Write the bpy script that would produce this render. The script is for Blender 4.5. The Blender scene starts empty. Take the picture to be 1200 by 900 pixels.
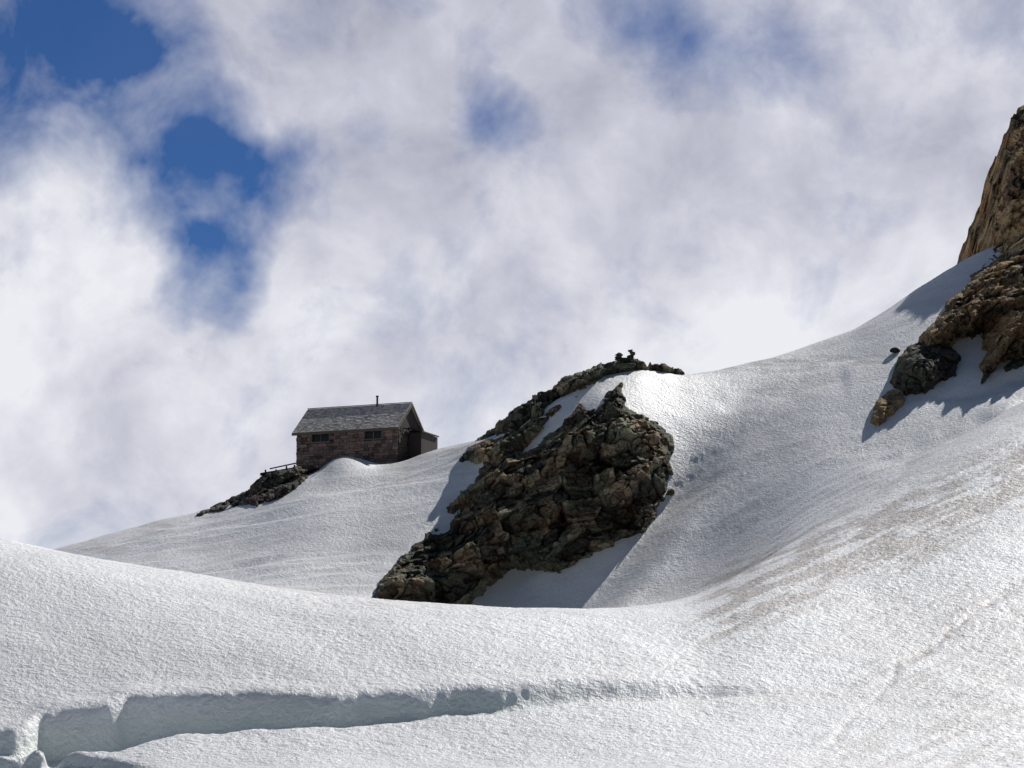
import bpy, math, random
import numpy as np
from mathutils import Vector, Matrix
random.seed(7)
# ---------------------------------------------------------------- camera survey
F=3403.0; PITCH=math.atan(550/3403.0)
def TZ(v): return np.tan(PITCH+np.arctan((450-np.asarray(v,float))/F))
def sv(u,v,d):
    b=(450-v)/F; c=math.cos(PITCH)-b*math.sin(PITCH)
    return ((u-600)/F/c*d, d+0*u, (math.sin(PITCH)+b*math.cos(PITCH))/c*d)
def to_uv(x,y,z):
    c=y*math.cos(PITCH)+z*math.sin(PITCH)
    return 600+F*x/c, 450-F*(-y*math.sin(PITCH)+z*math.cos(PITCH))/c
# ---------------------------------------------------------------- noise
_perm=np.random.RandomState(3).permutation(4096)
def _h(i,j,k): return _perm[(_perm[(_perm[i&4095]+j)&4095]+k)&4095]
_ga=np.random.RandomState(5).rand(4096)*2*np.pi
_g3=np.random.RandomState(6).randn(4096,3); _g3/=np.linalg.norm(_g3,axis=1)[:,None]
def fade(t): return t*t*t*(t*(t*6-15)+10)
def n2(x,y,s=0):
    xi=np.floor(x).astype(int); yi=np.floor(y).astype(int); fx=x-xi; fy=y-yi
    u=fade(fx); v=fade(fy)
    def g(a,b):
        an=_ga[_h(xi+a,yi+b,s)]; return np.cos(an)*(fx-a)+np.sin(an)*(fy-b)
    return ((g(0,0)*(1-u)+g(1,0)*u)*(1-v)+(g(0,1)*(1-u)+g(1,1)*u)*v)*1.4
def n3(x,y,z,s=0):
    xi=np.floor(x).astype(int)+s*17; yi=np.floor(y).astype(int); zi=np.floor(z).astype(int)
    fx=x-np.floor(x); fy=y-yi; fz=z-zi; u=fade(fx); v=fade(fy); w=fade(fz); r=0
    for a in (0,1):
        for b in (0,1):
            for c in (0,1):
                g=_g3[_h(xi+a,yi+b,zi+c)]
                d=g[...,0]*(fx-a)+g[...,1]*(fy-b)+g[...,2]*(fz-c)
                r=r+d*(u if a else 1-u)*(v if b else 1-v)*(w if c else 1-w)
    return r*1.5
def fbm2(x,y,o=4,s=0):
    r=0;a=1;f=1
    for i in range(o): r=r+a*n2(x*f+i*7.3,y*f-i*3.1,s+i); a*=.5; f*=2.03
    return r
def fbm3(x,y,z,o=4,s=0):
    r=0;a=1;f=1
    for i in range(o): r=r+a*n3(x*f+i*7.3,y*f-i*3.1,z*f+i*1.7,s+i); a*=.5; f*=2.03
    return r
_r4=np.random.RandomState(8).rand(4096,8)
def worley(x,y,z,s=0):
    """blocky cells: returns F1,F2,cell id and a random facet tilt inside each cell"""
    xi=np.floor(x).astype(int); yi=np.floor(y).astype(int); zi=np.floor(z).astype(int)
    f1=np.full(x.shape,9.);f2=np.full(x.shape,9.);idv=np.zeros(x.shape);tilt=np.zeros(x.shape)
    for a in (-1,0,1):
        for b in (-1,0,1):
            for c in (-1,0,1):
                r=_r4[_h(xi+a+s*31,yi+b,zi+c)]
                ex=x-(xi+a+r[...,0]); ey=y-(yi+b+r[...,1]); ez=z-(zi+c+r[...,2])
                d=(np.abs(ex)**4+np.abs(ey)**4+np.abs(ez)**4)**.25
                m=d<f1
                f2=np.where(m,f1,np.minimum(f2,d)); idv=np.where(m,r[...,3],idv)
                tilt=np.where(m,ex*(r[...,4]-.5)*2+ez*(r[...,5]-.5)*2,tilt); f1=np.where(m,d,f1)
    return f1,f2,idv,tilt
def sst(t): t=np.clip(t,0,1); return t*t*(3-2*t)
# ---------------------------------------------------------------- terrain tables
UU=np.arange(-600,1801,2.0)
def table(pts,sig=12):
    p=np.array(pts,float); t=np.interp(UU,p[:,0],p[:,1])
    k=np.arange(-90,91)*2.0; g=np.exp(-.5*(k/sig)**2); g/=g.sum()
    return np.convolve(np.pad(t,90,mode='edge'),g,mode='valid')
VF=table([(-400,575),(0,633),(100,652),(200,669),(300,686),(400,699),(500,708),(600,714),(700,715),(760,712),(820,701),(900,656),(1000,601),(1060,562),(1130,518),(1200,482),(1400,395),(1700,300)],22)
YF=table([(-400,100),(600,100),(760,103),(850,109),(950,118),(1060,130),(1200,142),(1400,155)],40)
_vr=[(-400,760),(0,667),(70,645),(120,631),(200,607),(230,600),(290,583),(325,570),(350,560),(375,551),(393,538),(405,534),(420,537),(445,545),(475,541),(512,526),(550,517),(575,512),(600,503),(650,470),(700,443),(750,433),(800,440),(850,433),(900,421),(950,406),(1000,388),(1040,364),(1080,337),(1120,312),(1145,299),(1180,283),(1250,247),(1400,180),(1700,90)]
VR=table(_vr,6)
VRS=table([q for q in _vr if not 360<q[0]<470],32)+3
YR=table([(-400,190),(250,190),(350,187),(550,187),(600,181),(650,178),(720,178),(780,182),(850,186),(950,190),(1060,194),(1200,202),(1400,212)],30)
V5=table([(-400,760),(0,722),(200,712),(350,712),(450,714),(550,718),(650,722),(750,718),(820,694),(880,652),(950,604),(1060,542),(1130,494),(1200,452),(1400,350)],20)
Y5=table([(-400,155),(450,157),(560,156),(650,155),(750,156),(850,156),(950,156),(1060,160),(1200,168),(1400,180)],30)
D4=table([(-400,1.6),(700,1.6),(820,1.2),(900,.8),(1100,.6),(1400,.4)],30)
TVF,TVR,TVRS,TV5=TZ(VF),TZ(VR),TZ(VRS),TZ(V5)
def L(t,u): return np.interp(u,UU,t)
def base_z(x,y):
    uc=600+F*math.cos(PITCH)*x/np.maximum(y,40)
    uc=np.clip(uc,-590,1790)
    yf=L(YF,uc);yr=L(YR,uc);y5=L(Y5,uc)
    zf=L(TVF,uc)*yf; zr=L(TVRS,uc)*yr; z5=L(TV5,uc)*y5
    crest=(L(TVR,uc)-L(TVRS,uc))*yr*sst((y-yr+8)/8)
    o=np.ones_like(x)
    ky=np.stack([-900*o,0*o,52*o,78*o,yf,yf+9,y5,yr,yr+9,yr+60,900*o,5000*o],-1)
    kz=np.stack([-40*o,-1.7*o,-1.2*o,float(TZ(907))*78*o,zf,zf-L(D4,uc),z5,zr,zr-3.2,zr-32,-70*o,-160*o],-1)
    h=np.diff(ky,axis=-1); d=np.diff(kz,axis=-1)/h
    a,b=d[...,:-1],d[...,1:]
    m=np.zeros_like(kz); ok=a*b>0
    with np.errstate(divide='ignore',invalid='ignore'):
        hm=2*a*b/(a+b)
    m[...,1:-1]=np.where(ok,np.nan_to_num(hm),0); m[...,0]=d[...,0]; m[...,-1]=d[...,-1]
    m[...,7]=.12
    yc=np.clip(y,-899,4999)
    i=np.clip((ky<=yc[...,None]).sum(-1)-1,0,ky.shape[-1]-2)[...,None]
    g=lambda A:np.take_along_axis(A,i,-1)[...,0]
    hh=g(h);t=(yc-g(ky))/hh; z0=g(kz);m0=g(m)
    i1=i; z1=np.take_along_axis(kz,i1+1,-1)[...,0]; m1=np.take_along_axis(m,i1+1,-1)[...,0]
    t2=t*t;t3=t2*t
    return (2*t3-3*t2+1)*z0+(t3-2*t2+t)*hh*m0+(-2*t3+3*t2)*z1+(t3-t2)*hh*m1+crest
def pl(pts,u):
    p=np.array(pts,float); return np.interp(u,p[:,0],p[:,1])
def seg_dist(u,v,pts):
    best=np.full(u.shape,1e9)
    for (a,b),(c,d) in zip(pts[:-1],pts[1:]):
        dx,dy=c-a,d-b; t=np.clip(((u-a)*dx+(v-b)*dy)/(dx*dx+dy*dy),0,1)
        best=np.minimum(best,np.hypot(u-a-t*dx,v-b-t*dy))
    return best
def scoop(z,x,y):
    u,v=to_uv(x,y,z)
    ul=pl([(380,950),(470,925),(500,900),(590,835),(680,768),(725,725),(800,690)],v)
    far=sst((y-132)/10)*(1-sst((y-192)/10))
    d=ul-u
    return z-far*2.1*sst(d/100)*(1-sst((d-190)/130))*sst((v-480)/80)
def terrain(x,y,detail=True):
    z=scoop(base_z(x,y),x,y)
    if not detail: return z
    u,v=to_uv(x,y,z); vis=sst((y-40)/15)*(1-sst((y-230)/60))
    near=vis
    back=sst((y-128)/12)
    hutm=1-.75*np.exp(-((u-430)/110)**2)*sst((y-178)/6)
    z=z+near*hutm*(.12*fbm2(x*.13,y*.13,2,1)*(.6+.6*back)+.025*fbm2(x*.6,y*.8,3,9))
    st=n2(x*.07+.4*n2(x*.2,y*.2,40),(y*1.0-x*.25)*.45,21)
    z=z+near*hutm*back*.06*((1-np.abs(st)*3).clip(0,1)-.3)*(.2+sst(n2(x*.08,y*.1,33)+.4))
    # drifted terraces on the slope below the hut
    for k,(sp,am) in enumerate(((.30,.15),(.62,.06))):
        tt=(z-x*.10+.8*n2(x*.09,y*.09,44+k))*sp*2; s=tt-np.floor(tt)
        z=z+near*back*hutm*(u<600)*sst((600-u)/60)*am*(s-sst((s-.8)/.2)-.4)*sst(.4+n2(x*.07,y*.2,46+k)*1.4)
    # sun cups
    wx=x+.3*n2(x*.9,y*.9,50); wy=y+.3*n2(x*.9,y*.9,51)
    c1=1-np.abs(n2(wx*2.6,wy*3.0,61)); c2=1-np.abs(n2(wx*5.2,wy*5.6,62))
    mod=.25+.8*sst(.5+.9*n2(x*.10,y*.10,63)+.4*n2(x*.4,y*.4,64))
    z=z+near*mod*(.040*(c1-.8)+.036*(c2-.8))
    ice=np.zeros_like(z); dirt_shade=np.zeros_like(z)
    fore=(y>70)&(y<130)
    # crevasse
    nz=n2(u/60,u*0+.5,70)*5+n2(u/22,u*0+.5,71)*1.8*(1-.7*sst((u-350)/100))
    nl=1+1.6*(1-sst((u-20)/190))
    vl=pl([(-400,915),(-100,870),(0,857),(35,852),(50,838),(128,831),(150,820),(280,814),(400,816),(500,810),(600,804),(700,800),(780,801),(860,804)],u)+nz*nl*.6
    w=pl([(-400,12),(0,16),(40,20),(60,34),(125,33),(150,37),(250,27),(350,23),(470,19),(570,19),(620,15),(700,12),(800,8),(880,3),(930,0)],u)*(1+.15*n2(u/60,u*0+.2,72))
    q=v-vl+.8*n2(x*3,y*3,73)
    m=fore*(u<935)
    drop=m*(w*.034)*sst((q+4)/11.0)*(1-sst((q-w)/(10+.2*w)))
    z=z-drop; ice=np.maximum(ice,m*sst((q+1)/3)*(1-sst((q-w-2)/5))*sst((w-7)/14))
    z=z+m*.10*np.exp(-((q+9)/8)**2)*(w/40)
    vl2=pl([(-400,905),(0,882),(60,876),(120,886),(200,898)],u)+nz*.8
    w2=pl([(-400,10),(0,16),(60,12),(130,8),(190,0)],u); q2=v-vl2; m2=fore*(u<190)
    z=z-m2*(w2*.035)*sst(q2/4)*(1-sst((q2-w2)/10)); ice=np.maximum(ice,m2*.7*sst(q2/3)*(1-sst((q2-w2)/6)))
    # tracks on the right: groove shade painted brown, only the first is cut in
    for pts,wd,dp,da in (([(1235,662),(1150,712),(1092,756),(1052,782),(1010,835),(975,870),(940,915)],4,.035,1.3),
                      ([(1090,800),(1050,850),(1020,905)],4,.0,.5),([(1180,640),(1090,700),(1010,745)],3,.0,.5)):
        d=seg_dist(u+n2(u/30,v/30,80)*8+n2(u/9,v/9,83)*3,v+n2(u/20,v/20,81)*5,pts)
        k=np.exp(-(d/wd)**2)*(.4+.7*sst(.5+n2(u/30,v/30,82)))*sst((v-640)/30)
        z=z-vis*dp*k; dirt_shade=np.maximum(dirt_shade,da*k*(.5+.5*sst((u-1000)/80))*sst(.6+n2(u/12,v/12,84)))
    # slab steps
    for pts,wd,dp in (([(1000,556),(1060,538),(1110,508),(1160,492),(1215,474)],9,.36),([(1060,470),(1140,462),(1180,448),(1210,440)],8,.22),
                      ([(800,455),(850,472),(900,462),(980,446)],11,.15)):
        d=seg_dist(u+n2(u/40,v/40,85)*8,v+n2(u/40,v/40,86)*5,pts); fd=sst((u-pts[0][0]-8)/70)
        z=z-vis*back*dp*np.exp(-(d/wd)**2)*fd
    # wind-blown rock dust in streaks down the fall line
    al=(u-850)*.86+(690-v)*.5; ac=(v-690)+(u-850)*.42
    st=fbm2(al/90,ac/9,3,90)+.5*n2(al/30,ac/4,91)
    reg=np.exp(-((ac-18)/42)**2)*sst((u-790)/70)*(1-sst((u-1225)/120))
    dirt_shade=np.maximum(dirt_shade,1.9*reg*sst(.5+.95*st))
    reg2=sst((u-850)/250)*sst((v-640)/80); dirt_shade=np.maximum(dirt_shade,.65*reg2*sst(.3+st))
    reg3=back*np.exp(-((v-432-(u-800)*-.05)/12)**2)*sst((u-790)/60)*(1-sst((u-1000)/120)); dirt_shade=np.maximum(dirt_shade,.7*reg3*sst(.5+fbm2(u/30,v/6,2,95)))
    reg4=back*sst((60-(v-L(VR,np.clip(u,-590,1790))))/60)*(u<560); dirt_shade=np.maximum(dirt_shade,.6*reg4*sst(.3+fbm2(u/50,v/6,3,97)))
    dirt_shade=np.maximum(dirt_shade,.25*sst(fbm2(x*.1,y*.2,3,99)+.3))
    return z,ice,np.clip(dirt_shade,0,1)*vis
# ---------------------------------------------------------------- mesh helpers
def grid_mesh(name,X,Y,Z,attrs,mat,smooth=True):
    ny,nx=X.shape; me=bpy.data.meshes.new(name)
    co=np.stack([X,Y,Z],-1).reshape(-1,3).astype(np.float32)
    idx=np.arange(ny*nx).reshape(ny,nx)
    q=np.stack([idx[:-1,:-1],idx[:-1,1:],idx[1:,1:],idx[1:,:-1]],-1).reshape(-1,4)
    me.vertices.add(len(co)); me.vertices.foreach_set('co',co.ravel())
    me.loops.add(q.size); me.loops.foreach_set('vertex_index',q.ravel().astype(np.int32))
    me.polygons.add(len(q)); me.polygons.foreach_set('loop_start',(np.arange(len(q))*4).astype(np.int32))
    try: me.polygons.foreach_set('loop_total',np.full(len(q),4,np.int32))
    except Exception: pass
    me.polygons.foreach_set('use_smooth',np.full(len(q),smooth))
    for k,a in attrs.items():
        at=me.attributes.new(k,'FLOAT','POINT'); at.data.foreach_set('value',a.reshape(-1).astype(np.float32))
    me.update(calc_edges=True); me.validate()
    me.materials.append(mat)
    ob=bpy.data.objects.new(name,me); bpy.context.scene.collection.objects.link(ob); return ob
class MB:
    def __init__(s): s.v=[];s.f=[];s.t=[]
    def box(s,lo,hi,tone=.5,M=None,jit=0):
        b=len(s.v)
        for i in range(8):
            p=Vector((hi[0] if i&1 else lo[0],hi[1] if i&2 else lo[1],hi[2] if i&4 else lo[2]))
            if jit: p+=Vector([random.uniform(-jit,jit) for _ in range(3)])
            if M: p=M@p
            s.v.append(p); s.t.append(tone)
        for f in ((0,2,3,1),(4,5,7,6),(0,1,5,4),(2,6,7,3),(0,4,6,2),(1,3,7,5)): s.f.append([b+k for k in f])
    def poly(s,pts,faces,tone=.5):
        b=len(s.v); s.v+= [Vector(p) for p in pts]; s.t+=[tone]*len(pts); s.f+=[[b+k for k in f] for f in faces]
    def cyl(s,p0,p1,r,n=12,tone=.5,r1=None):
        p0=Vector(p0);p1=Vector(p1);r1=r if r1 is None else r1; a=(p1-p0).normalized(); q=a.to_track_quat('Z','Y'); b=len(s.v)
        for k in range(n):
            t=2*math.pi*k/n; o=q@Vector((math.cos(t),math.sin(t),0)); s.v+=[p0+o*r,p1+o*r1]; s.t+=[tone,tone]
        for k in range(n): s.f.append([b+2*k,b+2*((k+1)%n),b+2*((k+1)%n)+1,b+2*k+1])
        s.f.append([b+2*k for k in range(n)][::-1]); s.f.append([b+2*k+1 for k in range(n)])
    def stone(s,c,size,seed,tone=.5,n=16,M=None):
        import bmesh
        r=random.Random(seed); bm=bmesh.new(); bmesh.ops.create_icosphere(bm,subdivisions=4,radius=1)
        pls=[]
        for k in range(n):
            d=Vector((r.gauss(0,1),r.gauss(0,1),r.gauss(0,1))).normalized(); pls.append((d,r.uniform(.5,.85)))
        b=len(s.v)
        for v in bm.verts:
            p=v.co.copy()
            for _ in range(2):
                for d,o in pls:
                    e=p.dot(d)-o
                    if e>0: p-=d*e
            p*=1+.02*r.uniform(-1,1)
            p=Vector((p.x*size[0],p.y*size[1],p.z*size[2]))
            if M: p=M@p
            s.v.append(p+Vector(c)); s.t.append(tone+r.uniform(-.05,.05))
        for f in bm.faces: s.f.append([b+v.index for v in f.verts])
        bm.free()
    def make(s,name,mat,parent=None,bevel=0):
        me=bpy.data.meshes.new(name); me.from_pydata([tuple(p) for p in s.v],[],s.f)
        at=me.attributes.new('tone','FLOAT','POINT'); at.data.foreach_set('value',np.array(s.t,np.float32))
        me.update(); me.materials.append(mat)
        ob=bpy.data.objects.new(name,me); bpy.context.scene.collection.objects.link(ob)
        if parent: ob.parent=parent
        if bevel:
            m=ob.modifiers.new('bevel','BEVEL'); m.width=bevel; m.segments=2
        return ob
# ---------------------------------------------------------------- materials
def newmat(name):
    m=bpy.data.materials.new(name); m.use_nodes=True; nt=m.node_tree; nt.nodes.clear()
    o=nt.nodes.new('ShaderNodeOutputMaterial'); p=nt.nodes.new('ShaderNodeBsdfPrincipled'); nt.links.new(p.outputs[0],o.inputs[0])
    return m,nt,p
def N(nt,t,**kw):
    n=nt.nodes.new(t)
    for k,v in kw.items(): setattr(n,k,v)
    return n
def math_n(nt,op,a,b=None,c=None,clamp=False):
    n=nt.nodes.new('ShaderNodeMath'); n.operation=op; n.use_clamp=clamp
    for i,x in enumerate((a,b,c)):
        if x is None: continue
        if isinstance(x,(int,float)): n.inputs[i].default_value=x
        else: nt.links.new(x,n.inputs[i])
    return n.outputs[0]
def mix(nt,fac,a,b,bt='MIX'):
    n=nt.nodes.new('ShaderNodeMix'); n.data_type='RGBA'; n.blend_type=bt
    for s,x in ((n.inputs[0],fac),(n.inputs[6],a),(n.inputs[7],b)):
        if isinstance(x,(int,float)): s.default_value=x
        elif isinstance(x,tuple): s.default_value=(*x,1) if len(x)==3 else x
        else: nt.links.new(x,s)
    return n.outputs[2]
def ramp(nt,fac,stops):
    n=nt.nodes.new('ShaderNodeValToRGB'); e=n.color_ramp.elements
    while len(e)<len(stops): e.new(.5)
    for k,(p,c) in enumerate(stops):
        e[k].position=p; e[k].color=(*c,1) if isinstance(c,tuple) else (c,c,c,1)
    nt.links.new(fac,n.inputs[0]); return n.outputs[0]
def noise(nt,vec,scale,detail=4,rough=.5,dist=0):
    n=N(nt,'ShaderNodeTexNoise'); n.inputs['Scale'].default_value=scale; n.inputs['Detail'].default_value=detail
    n.inputs['Roughness'].default_value=rough; n.inputs['Distortion'].default_value=dist
    if vec is not None: nt.links.new(vec,n.inputs['Vector'])
    return n.outputs[0]
def pos(nt): return N(nt,'ShaderNodeNewGeometry').outputs['Position']
def attr(nt,name): return N(nt,'ShaderNodeAttribute',attribute_name=name).outputs['Fac']

snow,nt,p=newmat('snow')
P=pos(nt); n1=noise(nt,P,.5,2); nf=noise(nt,P,7,2,.65)
col=mix(nt,ramp(nt,n1,[(.35,0.),(.65,1.)]),(.80,.805,.815),(.88,.88,.88))
col=mix(nt,math_n(nt,'MULTIPLY',ramp(nt,nf,[(.40,1.),(.56,0.)]),.22),col,(.48,.47,.47))
nd=ramp(nt,nf,[(.3,.45),(.6,1.)])
col=mix(nt,math_n(nt,'MULTIPLY',math_n(nt,'MULTIPLY',attr(nt,'dirt_shade'),nd),.78,clamp=True),col,(.29,.23,.19))
col=mix(nt,math_n(nt,'MULTIPLY',attr(nt,'ice'),.85),col,mix(nt,n1,(.60,.66,.60),(.86,.90,.85)))
nt.links.new(col,p.inputs['Base Color']); p.inputs['Roughness'].default_value=.5
p.inputs['Specular IOR Level'].default_value=.4
b=N(nt,'ShaderNodeBump'); b.inputs['Strength'].default_value=.9; b.inputs['Distance'].default_value=.10
nt.links.new(noise(nt,P,5.0,4,.70),b.inputs['Height']); nt.links.new(b.outputs[0],p.inputs['Normal'])

def rockmat(name,stops,dark=1.0,bump=.12,green=.8,rust=.55):
    m,nt,p=newmat(name); P=pos(nt); t=attr(nt,'tone')
    mp=N(nt,'ShaderNodeMapping'); mp.inputs['Scale'].default_value=(1,1,2.2); nt.links.new(P,mp.inputs[0])
    nn=noise(nt,mp.outputs[0],.9,6,.68)
    f=math_n(nt,'ADD',math_n(nt,'MULTIPLY',t,.6),math_n(nt,'MULTIPLY',math_n(nt,'SUBTRACT',nn,.28),.95),clamp=True)
    c=ramp(nt,f,stops)
    gr=ramp(nt,noise(nt,P,.4,3,.6),[(.40,0.),(.54,green)])
    c=mix(nt,gr,c,mix(nt,f,(.022*dark,.030*dark,.022*dark),(.29*dark,.32*dark,.23*dark)))
    ru=ramp(nt,noise(nt,mp.outputs[0],.28,3,.6),[(.50,0.),(.62,rust)])
    c=mix(nt,ru,c,mix(nt,f,(.05,.028,.02),(.44,.24,.13)))
    fine=ramp(nt,noise(nt,mp.outputs[0],7,5,.7),[(.34,.3),(.62,1.3)])
    c=mix(nt,1.0,c,fine,'MULTIPLY')
    nt.links.new(c,p.inputs['Base Color']); p.inputs['Roughness'].default_value=.9; p.inputs['Specular IOR Level'].default_value=.15
    b=N(nt,'ShaderNodeBump'); b.inputs['Strength'].default_value=1.; b.inputs['Distance'].default_value=bump
    nt.links.new(noise(nt,mp.outputs[0],3.5,6,.7),b.inputs['Height']); nt.links.new(b.outputs[0],p.inputs['Normal'])
    return m
rock=rockmat('outcrop_rock',[(.15,(.020,.016,.015)),(.34,(.065,.052,.043)),(.52,(.17,.13,.09)),(.70,(.35,.265,.17)),(.9,(.54,.43,.29))],.9,.15,.8,.4)
rock2=rockmat('cliff_rock',[(.15,(.055,.037,.028)),(.38,(.17,.11,.07)),(.6,(.34,.225,.12)),(.8,(.54,.37,.19))],1.0,.15,.35)
rockd=rockmat('dark_rock',[(.2,(.02,.017,.018)),(.6,(.07,.058,.055)),(.9,(.16,.13,.11))],.5,.12,.8,.25)
def simplemat(name,c0,c1,scale=4,rough=.8,bump=.01,metal=0,stretch=(1,1,1)):
    m,nt,p=newmat(name); tc=N(nt,'ShaderNodeTexCoord').outputs['Object']
    mp=N(nt,'ShaderNodeMapping'); mp.inputs['Scale'].default_value=stretch; nt.links.new(tc,mp.inputs[0])
    n=noise(nt,mp.outputs[0],scale,6,.65); f=math_n(nt,'ADD',math_n(nt,'MULTIPLY',n,.6),math_n(nt,'MULTIPLY',attr(nt,'tone'),.5),clamp=True)
    nt.links.new(ramp(nt,f,[(.25,c0),(.8,c1)]),p.inputs['Base Color'])
    p.inputs['Roughness'].default_value=rough; p.inputs['Metallic'].default_value=metal
    b=N(nt,'ShaderNodeBump'); b.inputs['Distance'].default_value=bump; nt.links.new(n,b.inputs['Height']); nt.links.new(b.outputs[0],p.inputs['Normal'])
    return m
# ---------------------------------------------------------------- ground
def geo(a,b,n): return list(a+(b-a)*(np.linspace(0,1,n)[1:]**2.6))
xs=np.array(sorted([-v for v in geo(40,3000,26)]+list(np.arange(-40,40.01,.11))+geo(40,3000,26)))
ys=np.array(sorted([60-(v) for v in geo(0,700,20)]+list(np.linspace(60,72,20))+list(np.arange(72.1,128,.10))+list(np.arange(128.1,200,.15))+list(np.arange(200.5,232,1.2))+geo(232,4500,26)))
X,Y=np.meshgrid(xs,ys); Z=np.empty_like(X); IC=np.empty_like(X); DI=np.empty_like(X)
for i in range(0,len(ys),80):
    Z[i:i+80],IC[i:i+80],DI[i:i+80]=terrain(X[i:i+80],Y[i:i+80])
ground=grid_mesh('snow_ground',X,Y,Z,{'ice':IC,'dirt_shade':DI},snow)
del X,Y,Z,IC,DI
# line-of-sight table of the snow slope (to seat rocks on it)
tu=np.arange(200,1420,4.0); tv=np.arange(60,760,3.0); tyy=np.arange(126,215,.4)
GU,GY=np.meshgrid(tu,tyy,indexing='ij'); GX=(GU-600)/(F*math.cos(PITCH))*GY
GZ=terrain(GX,GY,False); _,GV=to_uv(GX,GY,GZ)
DS=np.zeros((len(tu),len(tv)))
for i in range(len(tu)):
    cm=np.minimum.accumulate(GV[i]); k=np.argmin(GV[i])
    j=np.searchsorted(-cm[:k+1],-tv); DS[i]=tyy[np.minimum(j,k)]
def dsnow(u,v):
    a=np.clip((u-tu[0])/4,0,len(tu)-1.001);b=np.clip((v-tv[0])/3,0,len(tv)-1.001)
    i=a.astype(int);j=b.astype(int);fa=a-i;fb=b-j
    return (DS[i,j]*(1-fa)+DS[i+1,j]*fa)*(1-fb)+(DS[i,j+1]*(1-fa)+DS[i+1,j+1]*fa)*fb
def sdist(U,V,poly):
    pts=poly+[poly[0]]; d=seg_dist(U,V,pts); ins=np.zeros(U.shape,bool)
    for (a,b),(c,e) in zip(pts[:-1],pts[1:]):
        if b==e: continue
        cr=((b>V)!=(e>V))&(U<(c-a)*(V-b)/(e-b)+a); ins^=cr
    return np.where(ins,d,-d)
def rock_sheet(name,poly,mat,holes=(),prot=4.,step=.8,marg=16,seed=0,amp=1.,edge=4.,rise=22.,lean=0.0,cell=(1.7,1.8,1.0),minp=0,tb=0):
    p=np.array(poly); us=np.arange(p[:,0].min()-marg,p[:,0].max()+marg,step); vs=np.arange(p[:,1].min()-marg,p[:,1].max()+marg,step)
    U,V=np.meshgrid(us,vs); sd=sdist(U,V,poly)
    for h in holes: sd=np.minimum(sd,-sdist(U,V,h))
    sd=sd+edge*fbm2(U/16,V/12,3,100+seed)+edge*.4*n2(U/4,V/4,120+seed)
    D=dsnow(U,V)
    ins=np.clip(sd,0,None); out=np.clip(-sd,0,None)
    D=D-prot*(1-np.exp(-ins/rise))-minp+lean*np.clip(300-V,0,None)
    Xr,Yr,Zr=sv(U,V,D)
    tx,tz_=Xr*.96+Zr*.28, Zr*.96-Xr*.28
    big=fbm3(Xr*.2,Yr*.12,Zr*.13,3,seed)
    wx=tx+.35*n3(Xr*.5,Yr*.5,Zr*.5,seed+3); wz=tz_+.25*n3(Xr*.5,Yr*.5,Zr*.5,seed+4)
    f1,f2,i1,t1=worley(wx/cell[0],Yr/cell[1]*.3,wz/cell[2],seed)
    g1,g2,i2,t2=worley(wx/cell[0]*2.7,Yr*.3,wz/cell[2]*2.9,seed+1)
    bz=wz/2.6+.4*n2(Xr*.2,Yr*.2,seed+7); saw=bz-np.floor(bz)
    led=np.where(saw<.8,.5-saw/.8,-.5+(saw-.8)/.2)
    gr1=np.exp(-((f2-f1)/.035)**2); gr2=np.exp(-((g2-g1)/.06)**2)
    d=2.1*big+1.1*(i1-.5)+1.0*t1-.35*gr1+.45*(i2-.5)+.4*t2-.12*gr2+1.1*led+.25*fbm3(Xr*1.7,Yr*1.7,Zr*1.7,4,seed+5)
    d=d*amp*(.25+.75*sst(ins/14))
    Yr=Yr-d*.95+out*.33; Zr=Zr+d*.10-out*.24; Xr=Xr+(.12*amp*(i1-.5)+.15*amp*n3(Xr*.8,Yr*.8,Zr*.8,seed+9))
    tone=np.clip(.50+tb+.75*(i1-.5)+.5*(i2-.5)-.25*gr1-.2*gr2+.25*d/(amp+.01)*.5,0,1)
    return grid_mesh(name,Xr,Yr,Zr,{'tone':tone},mat,False)
rock_sheet('rock_outcrop',[(432,706),(455,668),(500,622),(540,578),(572,541),(538,538),(560,514),(590,490),(625,463),(660,442),(700,427),(728,420),(745,421),(805,434),(806,440),(790,500),(787,545),(777,590),(760,622),(700,645),(655,670),(600,666),(570,688),(540,716),(430,722)],rock,
  holes=[[(612,530),(636,500),(664,470),(700,446),(728,427),(762,427),(806,437),(840,520),(793,512),(768,494),(737,480),(727,449),(712,457),(699,478),(680,472),(650,500),(622,526)]],prot=5.0,step=.75,seed=1,edge=3,minp=.4)
rock_sheet('cliff',[(1164,297),(1165,262),(1178,208),(1183,168),(1188,130),(1206,122),(1240,95),(1330,60),(1330,430),(1240,405),(1200,412),(1172,428),(1150,446),(1154,408),(1140,392),(1124,392),(1110,402),(1088,412),(1078,398),(1100,372),(1120,345),(1148,316),(1176,294)],rock2,
  holes=[[(1118,420),(1140,394),(1154,384),(1152,402),(1144,430),(1120,436)]],prot=6,step=.9,seed=5,edge=4,lean=.025,rise=14,minp=.9,tb=.05)
rock_sheet('rock_ledge',[(228,604),(262,586),(290,574),(306,556),(325,550),(350,546),(372,546),(360,560),(338,578),(305,590),(275,590),(250,597)],rockd,prot=2.3,step=.6,seed=9,amp=.4,edge=3,rise=8,cell=(.8,.8,.5),marg=12,minp=.8)
rock_sheet('boulder',[(1044,444),(1052,420),(1064,404),(1086,396),(1102,398),(1128,414),(1120,436),(1098,446),(1084,456),(1060,458)],rockd,prot=2.6,step=.55,seed=21,amp=.62,edge=2.5,rise=9,cell=(1.5,1.2,1.5),marg=12,minp=1.0,tb=.16)
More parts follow.
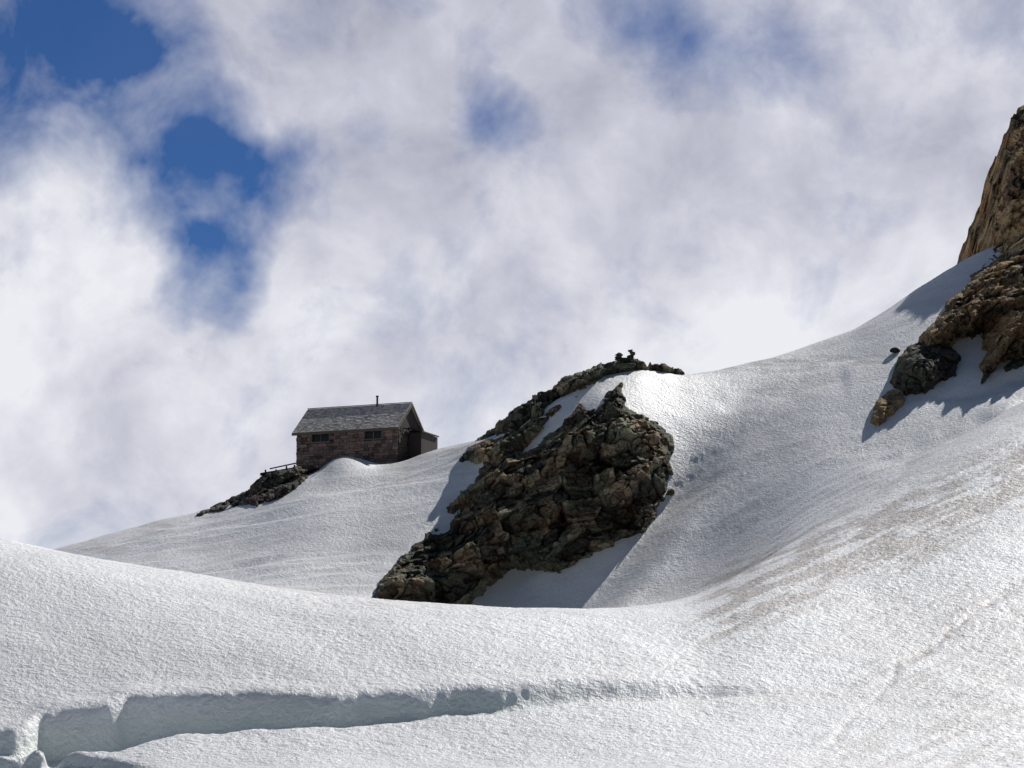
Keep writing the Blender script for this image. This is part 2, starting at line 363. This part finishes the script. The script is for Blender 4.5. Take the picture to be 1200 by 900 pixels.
rock_sheet('boulder.001',[(1021,492),(1026,470),(1040,458),(1058,456),(1060,470),(1044,484),(1030,496)],rock2,prot=1.7,step=.5,seed=25,amp=.4,edge=1.5,rise=7,cell=(1.2,1.2,1.2),marg=10,minp=.8,tb=.35)
rock_sheet('boulder.002',[(1176,430),(1188,420),(1206,416),(1204,424),(1190,432),(1180,434)],rockd,prot=1.2,step=.5,seed=28,amp=.3,edge=1.5,rise=5,cell=(.8,1,.8),marg=8,minp=.6)
def boulder(u,v,w,h,seed,mat,tone=.4,rot=0,name='small_rock'):
    d=float(dsnow(np.array([float(u)]),np.array([float(v+h*.4)]))[0])-.1; s=d/F; mb=MB()
    c=sv(u,v,d); mb.stone((0,0,0),(w*s*.62,w*s*.6,h*s*.68),seed,tone,12)
    ob=mb.make(name,mat); ob.location=c; ob.rotation_euler=(0,rot,0); return ob
for a in ((1050,411,12,6,15,rockd,.4,0),(786,578,10,8,17,rock,.4,0)): boulder(*a)
# ---------------------------------------------------------------- hut
TH=math.radians(22)
hut=bpy.data.objects.new('stone_hut',None); bpy.context.scene.collection.objects.link(hut)
dl=190.0; xl,_,zl=sv(347.5,504.5,dl)
LEN,DEP,WH,RISE=7.3,4.0,2.3,1.64
hut.location=(xl,dl,float(zl)-WH); hut.rotation_euler=(0,0,-TH)
stone=simplemat('hut_stone',(.035,.026,.024),(.25,.165,.14),7,.9,.03)
shing=simplemat('wood_shingle',(.32,.285,.26),(.72,.65,.59),5,.85,.01,stretch=(3,1,1))
wood=simplemat('weathered_wood',(.05,.04,.035),(.16,.13,.105),8,.8,.005)
dwood=simplemat('dark_shaded_timber',(.012,.009,.010),(.04,.028,.028),8,.85,.005)  # dark colour also carries the gable's shade; porch and deck share it
metal=simplemat('stove_pipe_metal',(.03,.03,.03),(.08,.07,.07),8,.5,.002,.6)
glass,nt,p=newmat('window_glass'); p.inputs['Base Color'].default_value=(.012,.014,.018,1); p.inputs['Roughness'].default_value=.3; p.inputs['Specular IOR Level'].default_value=.2
mb=MB(); B=-4
e=.12
mb.poly([(e,e,B),(LEN-e,e,B),(LEN-e,DEP-e,B),(e,DEP-e,B),(e,e,WH),(LEN-e,e,WH),(LEN-e,DEP-e,WH),(e,DEP-e,WH),(e,DEP/2,WH+RISE-.1),(LEN-e,DEP/2,WH+RISE-.1)],
 [(0,1,5,4),(2,3,7,6),(1,2,6,9,5),(3,0,4,8,7),(4,5,9,8),(6,7,8,9),(3,2,1,0)],.05)
wins=[(1.15,1.45,1.25,.5),(4.95,1.45,1.25,.5)]
z=-1.8
while z<WH:
    h=random.uniform(.14,.26)
    if z+h>WH-.02: h=WH-z
    x=0
    while x<LEN:
        w=random.uniform(.2,.55); w=min(w,LEN-x)
        if LEN-x-w<.12: w=LEN-x
        hit=any(x+w>a-.02 and x<a+c+.02 and z+h>b-.02 and z<b+d+.02 for a,b,c,d in wins)
        if hit:
            for a,b,c,d in wins:
                if x<a-.06 and x+w>a: mb.box((x+.01,random.uniform(-.05,.0),z+.01),(a-.04,.15,z+h-.01),random.random(),jit=.012)
                if x<a+c and x+w>a+c+.06: mb.box((a+c+.04,random.uniform(-.05,.0),z+.01),(x+w-.01,.15,z+h-.01),random.random(),jit=.012)
        else: mb.box((x+.01,random.uniform(-.06,.02),z+.01),(x+w-.01,.15,z+h-.01),random.random(),jit=.014)
        x+=w
    for X0,sgn in ((0,-1),(LEN,1)):
        y=.16
        while y<DEP-.1:
            w=min(random.uniform(.2,.5),DEP-.05-y); o=random.uniform(-.02,.05)
            lo,hi=((LEN-.15,y+.01,z+.01),(LEN+o,y+w-.01,z+h-.01)) if sgn>0 else ((-o,y+.01,z+.01),(.15,y+w-.01,z+h-.01))
            mb.box(lo,hi,random.random()*.3-.3,jit=.014); y+=w  # end-wall stones darker than the front: gable shade put into their tone
    z+=h
mb.make('stone_walls',stone,hut)
mb=MB()   # timber gables
for X0,x1 in ((LEN-.1,LEN+.02),(-.02,.1)):
    y=.1
    while y<DEP-.1:
        w=.18; top=lambda q:WH+RISE*(1-abs(q-DEP/2)/(DEP/2))-.06
        a,b2=y+.005,min(y+w-.005,DEP-.1); t=random.random()
        mb.poly([(X0,a,WH-.05),(x1,a,WH-.05),(x1,b2,WH-.05),(X0,b2,WH-.05),(X0,a,top(a)),(x1,a,top(a)),(x1,b2,top(b2)),(X0,b2,top(b2))],[(0,3,2,1),(4,5,6,7),(0,1,5,4),(1,2,6,5),(2,3,7,6),(3,0,4,7)],t); y+=w
mb.make('gable_boards',dwood,hut)
mb=MB(); gl=MB()
for a,b_,c,d in wins:
    gl.box((a,.09,b_),(a+c,.11,b_+d))
    for lo,hi in (((a-.05,-.05,b_+d),(a+c+.05,.1,b_+d+.08)),((a-.09,-.09,b_-.08),(a+c+.09,.1,b_)),((a-.05,-.04,b_+.003),(a+.02,.1,b_+d-.003)),((a+c-.02,-.04,b_+.003),(a+c+.05,.1,b_+d-.003)),((a+c/2-.025,.03,b_+.003),(a+c/2+.025,.088,b_+d-.003))):
        mb.box(lo,hi,random.random())
mb.make('window_frames',wood,hut,.006); gl.make('window_panes',glass,hut)
# roof shingles
mb=MB(); ov=.16; half=DEP/2; pit=math.atan2(RISE,half); slen=(half+.28)/math.cos(pit)
for side in (0,1):
    R=Matrix.Translation((0,half,WH+RISE+.06))@(Matrix.Rotation(math.pi,4,'Z') if side else Matrix.Identity(4))
    ox=-LEN if side else 0
    Sx=Matrix.Translation((ox,0,0)); Mr=R@Sx@Matrix.Rotation(pit,4,'X')
    mb.box((-ov,-slen,-.10),(LEN+ov,0,-.04),.2,Mr)
    rows=15
    for r in range(rows):
        y1=-slen+r*slen/rows; y2=y1+slen/rows*1.35
        Mt=Mr@Matrix.Translation((0,y1,0))@Matrix.Rotation(-.07,4,'X')
        x=-ov
        while x<LEN+ov-.02:
            w=min(random.uniform(.12,.26),LEN+ov-x); 
            mb.box((x+.004,random.uniform(-.03,.012),-.02),(x+w-.004,min(y2-y1,-y1-.0),.012+random.uniform(0,.014)),random.random(),Mt); x+=w
mb.make('roof_shingles',shing,hut)
mb=MB()
for s in (-1,1):
    for X0 in (-ov-.045,LEN+ov+.005):
        z0=WH+RISE+.02; n=Vector((0,0,-.16)); yb=half+s*(half+.3); zb=z0-(half+.3)*math.tan(pit)
        a=Vector((X0,half,z0)); b2=Vector((X0,yb,zb)); w=Vector((.04,0,0))
        mb.poly([a,a+w,a+w+n,a+n,b2,b2+w,b2+w+n,b2+n],[(0,1,5,4),(1,2,6,5),(2,3,7,6),(3,0,4,7),(0,3,2,1),(4,5,6,7)],.4)
mb.box((-ov,-.285,WH-.38),(LEN+ov,-.25,WH-.22),.4)
mb.box((-ov,half-.07,WH+RISE+.09),(LEN+ov,half+.07,WH+RISE+.125),.8)
mb.make('fascia_and_ridge_boards',wood,hut)
mb=MB(); cx=5.0
mb.cyl((cx,half-.15,WH+RISE-.3),(cx,half-.15,WH+RISE+.62),.065,14); mb.cyl((cx,half-.15,WH+RISE+.58),(cx,half-.15,WH+RISE+.66),.10,14); mb.cyl((cx,half-.15,WH+RISE-.05),(cx,half-.15,WH+RISE+.04),.14,14,r1=.07)
mb.make('stove_pipe',metal,hut)
mb=MB() # lean-to porch on the gable end
x0,x1=LEN+.08,LEN+1.0; y0,y1=1.6,4.2; zt,zl2=2.2,1.95
y=y0
while y<y1-.05:
    mb.box((x0,y+.004,-3),(x1,y+.146,zl2),random.random()); y+=.15
mb.poly([(x0,y0-.1,zt+.12),(x1+.1,y0-.1,zl2+.1),(x1+.1,y1+.1,zl2+.1),(x0,y1+.1,zt+.12),(x0,y0-.1,zt+.02),(x1+.1,y0-.1,zl2+.003),(x1+.1,y1+.1,zl2+.003),(x0,y1+.1,zt+.02)],[(0,1,2,3),(7,6,5,4),(0,4,5,1),(1,5,6,2),(2,6,7,3),(3,7,4,0)],.3)
mb.make('porch',dwood,hut)
# deck beside the hut
mb=MB()
dx,dy,dz=sv(306,555,187.2); ex,ey,ez=sv(347,548,188.9)
A=Vector((dx,dy,dz)); Bv=Vector((ex,ey,ez)); ax=(Bv-A); 
for k in range(5):
    o=Vector((0,k*.26,.0)); s=A+o+ax*random.uniform(-.04,.06); t=Bv+o
    mb.cyl(s,t,.06,6,random.random())
for k,tt in enumerate((.12,.42,.72,.95)):
    q=A+ax*tt; mb.cyl(q+Vector((0,.1,-1.0)),q+Vector((0,.1,.22 if k!=1 else .12)),.055,6,.4)
mb.cyl(A+ax*.25+Vector((0,0,.22)),Bv+Vector((0,0,.30)),.05,6,.6)
mb.cyl(A+ax*.1+Vector((0,0,-.55)),A+ax*.6+Vector((0,0,0)),.05,6,.6)
mb.make('wooden_deck',dwood)
# cairns
def cairn(u,v,hpx,name='stone_cairn',wpx=12):
    d=175.; s=d/F; c=Vector(sv(u,v,d)); mb=MB(); h=0; k=0; tot=hpx*s
    while h<tot:
        w=wpx*s*.5*(1-.4*h/tot)*random.uniform(.8,1.2); t=random.uniform(.09,.15)
        mb.stone(c+Vector((random.uniform(-.05,.05),random.uniform(-.05,.05),h+t*.6)),(w,w,t),int(u)*13+k,random.uniform(.2,.6),10); h+=t*1.25;k+=1
    mb.make(name,rockd)
cairn(726,428,14,wpx=14); cairn(740,427,16,wpx=12); cairn(733,430,10,wpx=26)
mb=MB(); d=176.; c=Vector(sv(627,474,d)); mb.cyl(c-Vector((0,0,.5)),c+Vector((0,0,.62)),.035,8,.5); mb.box(c+Vector((-.18,-.05,.33)),c+Vector((.16,-.02,.58)),.9)
mb.make('wooden_signpost',wood)
# ---------------------------------------------------------------- light
SUN=Vector((.42,.60,.665)).normalized(); el=math.asin(SUN.z); az=math.atan2(SUN.x,SUN.y)
sl=bpy.data.lights.new('sun','SUN'); sl.energy=4.75; sl.angle=math.radians(.55); sl.color=(1,.97,.93)
so=bpy.data.objects.new('sun',sl); so.rotation_euler=(-SUN).to_track_quat('-Z','Y').to_euler(); bpy.context.scene.collection.objects.link(so)
w=bpy.data.worlds.new('World'); bpy.context.scene.world=w; w.use_nodes=True; nt=w.node_tree; nt.nodes.clear()
out=N(nt,'ShaderNodeOutputWorld'); bg=N(nt,'ShaderNodeBackground'); nt.links.new(bg.outputs[0],out.inputs[0])
sky=N(nt,'ShaderNodeTexSky'); sky.sky_type='NISHITA'; sky.sun_disc=False; sky.sun_elevation=el; sky.sun_rotation=az; sky.altitude=2500
K=.05; bg.inputs[1].default_value=K
D=N(nt,'ShaderNodeTexCoord').outputs['Generated']
def vmath(op,a,b=None,s=None):
    n=nt.nodes.new('ShaderNodeVectorMath'); n.operation=op
    for i,x in enumerate((a,b)):
        if x is None: continue
        if isinstance(x,tuple): n.inputs[i].default_value=x
        else: nt.links.new(x,n.inputs[i])
    if s is not None: n.inputs['Scale'].default_value=s
    return n
nw=N(nt,'ShaderNodeTexNoise'); nw.inputs['Scale'].default_value=20; nw.inputs['Detail'].default_value=4; nw.inputs['Roughness'].default_value=.6; nt.links.new(D,nw.inputs['Vector'])
wv=vmath('SCALE',vmath('SUBTRACT',nw.outputs['Color'],(.5,.5,.5)).outputs[0],None,.045).outputs[0]
DW=vmath('ADD',D,wv).outputs[0]
def dirpx(u,v):
    x,y,z=sv(u,v,1.); q=Vector((x,1.,float(z))).normalized(); return tuple(q)
hsum=None
for u,v,r,s in ((0,60,185,.85),(130,20,150,.65),(200,110,110,.42),(250,205,120,.72),(325,200,80,.36),(240,318,85,.85),(170,250,70,.3),(585,145,65,.55),(750,15,90,.5),(850,45,120,.38),(940,100,70,.25),(560,95,80,.2)):
    d=vmath('DISTANCE',DW,dirpx(u,v)).outputs['Value']
    t=math_n(nt,'SUBTRACT',1.0,math_n(nt,'DIVIDE',d,r/F),clamp=True)
    t=math_n(nt,'MULTIPLY',math_n(nt,'SMOOTH_MIN',math_n(nt,'MULTIPLY',t,1.5),1.0,.4),s)
    hsum=t if hsum is None else math_n(nt,'ADD',hsum,t)
nA=noise(nt,D,28,5,.62,.3)
hb=math_n(nt,'ADD',hsum,math_n(nt,'MULTIPLY',math_n(nt,'SUBTRACT',nA,.5),1.25))
gap=ramp(nt,hb,[(.03,0.),(.42,.45),(.95,.97)])
nB=noise(nt,D,9,4,.55,.6); nC=noise(nt,D,24,6,.6,.25)
sep=N(nt,'ShaderNodeSeparateXYZ'); nt.links.new(D,sep.inputs[0])
zz=sep.outputs['Z']; yy=sep.outputs['Y']
lowb=math_n(nt,'SUBTRACT',1.0,math_n(nt,'DIVIDE',math_n(nt,'SUBTRACT',zz,.10),.19),clamp=True)
tone=math_n(nt,'ADD',math_n(nt,'ADD',math_n(nt,'MULTIPLY',nB,1.2),math_n(nt,'MULTIPLY',nC,1.0)),math_n(nt,'MULTIPLY',lowb,.26))
cc=ramp(nt,math_n(nt,'SUBTRACT',tone,.68),[(.08,(.32,.335,.43)),(.5,(.57,.58,.67)),(.86,(.84,.85,.90))])
cc=mix(nt,1.0,cc,(1/K,1/K,1/K),'MULTIPLY')
blue=mix(nt,1.0,sky.outputs[0],(.13*.08/K,.33*.08/K,.62*.08/K),'MULTIPLY')
front=mix(nt,gap,cc,blue)
# cloud bank fills the low sky beyond the ridge; clear elsewhere
m1=ramp(nt,yy,[(.45,0.),(.75,1.)]); m2=ramp(nt,zz,[(.36,1.),(.5,0.)])
mk=math_n(nt,'MULTIPLY',m1,m2)
fin=mix(nt,mk,sky.outputs[0],front)
nt.links.new(fin,bg.inputs[0])
# ---------------------------------------------------------------- camera
cam=bpy.data.cameras.new('camera'); co=bpy.data.objects.new('camera',cam); bpy.context.scene.collection.objects.link(co)
cam.sensor_width=36; cam.lens=36*F/1200; cam.clip_start=.5; cam.clip_end=8000
co.location=(0,0,0); co.rotation_euler=(math.pi/2+PITCH,0,0)
sc=bpy.context.scene; sc.camera=co
sc.view_settings.view_transform='Standard'; sc.view_settings.look='None'; sc.view_settings.exposure=0
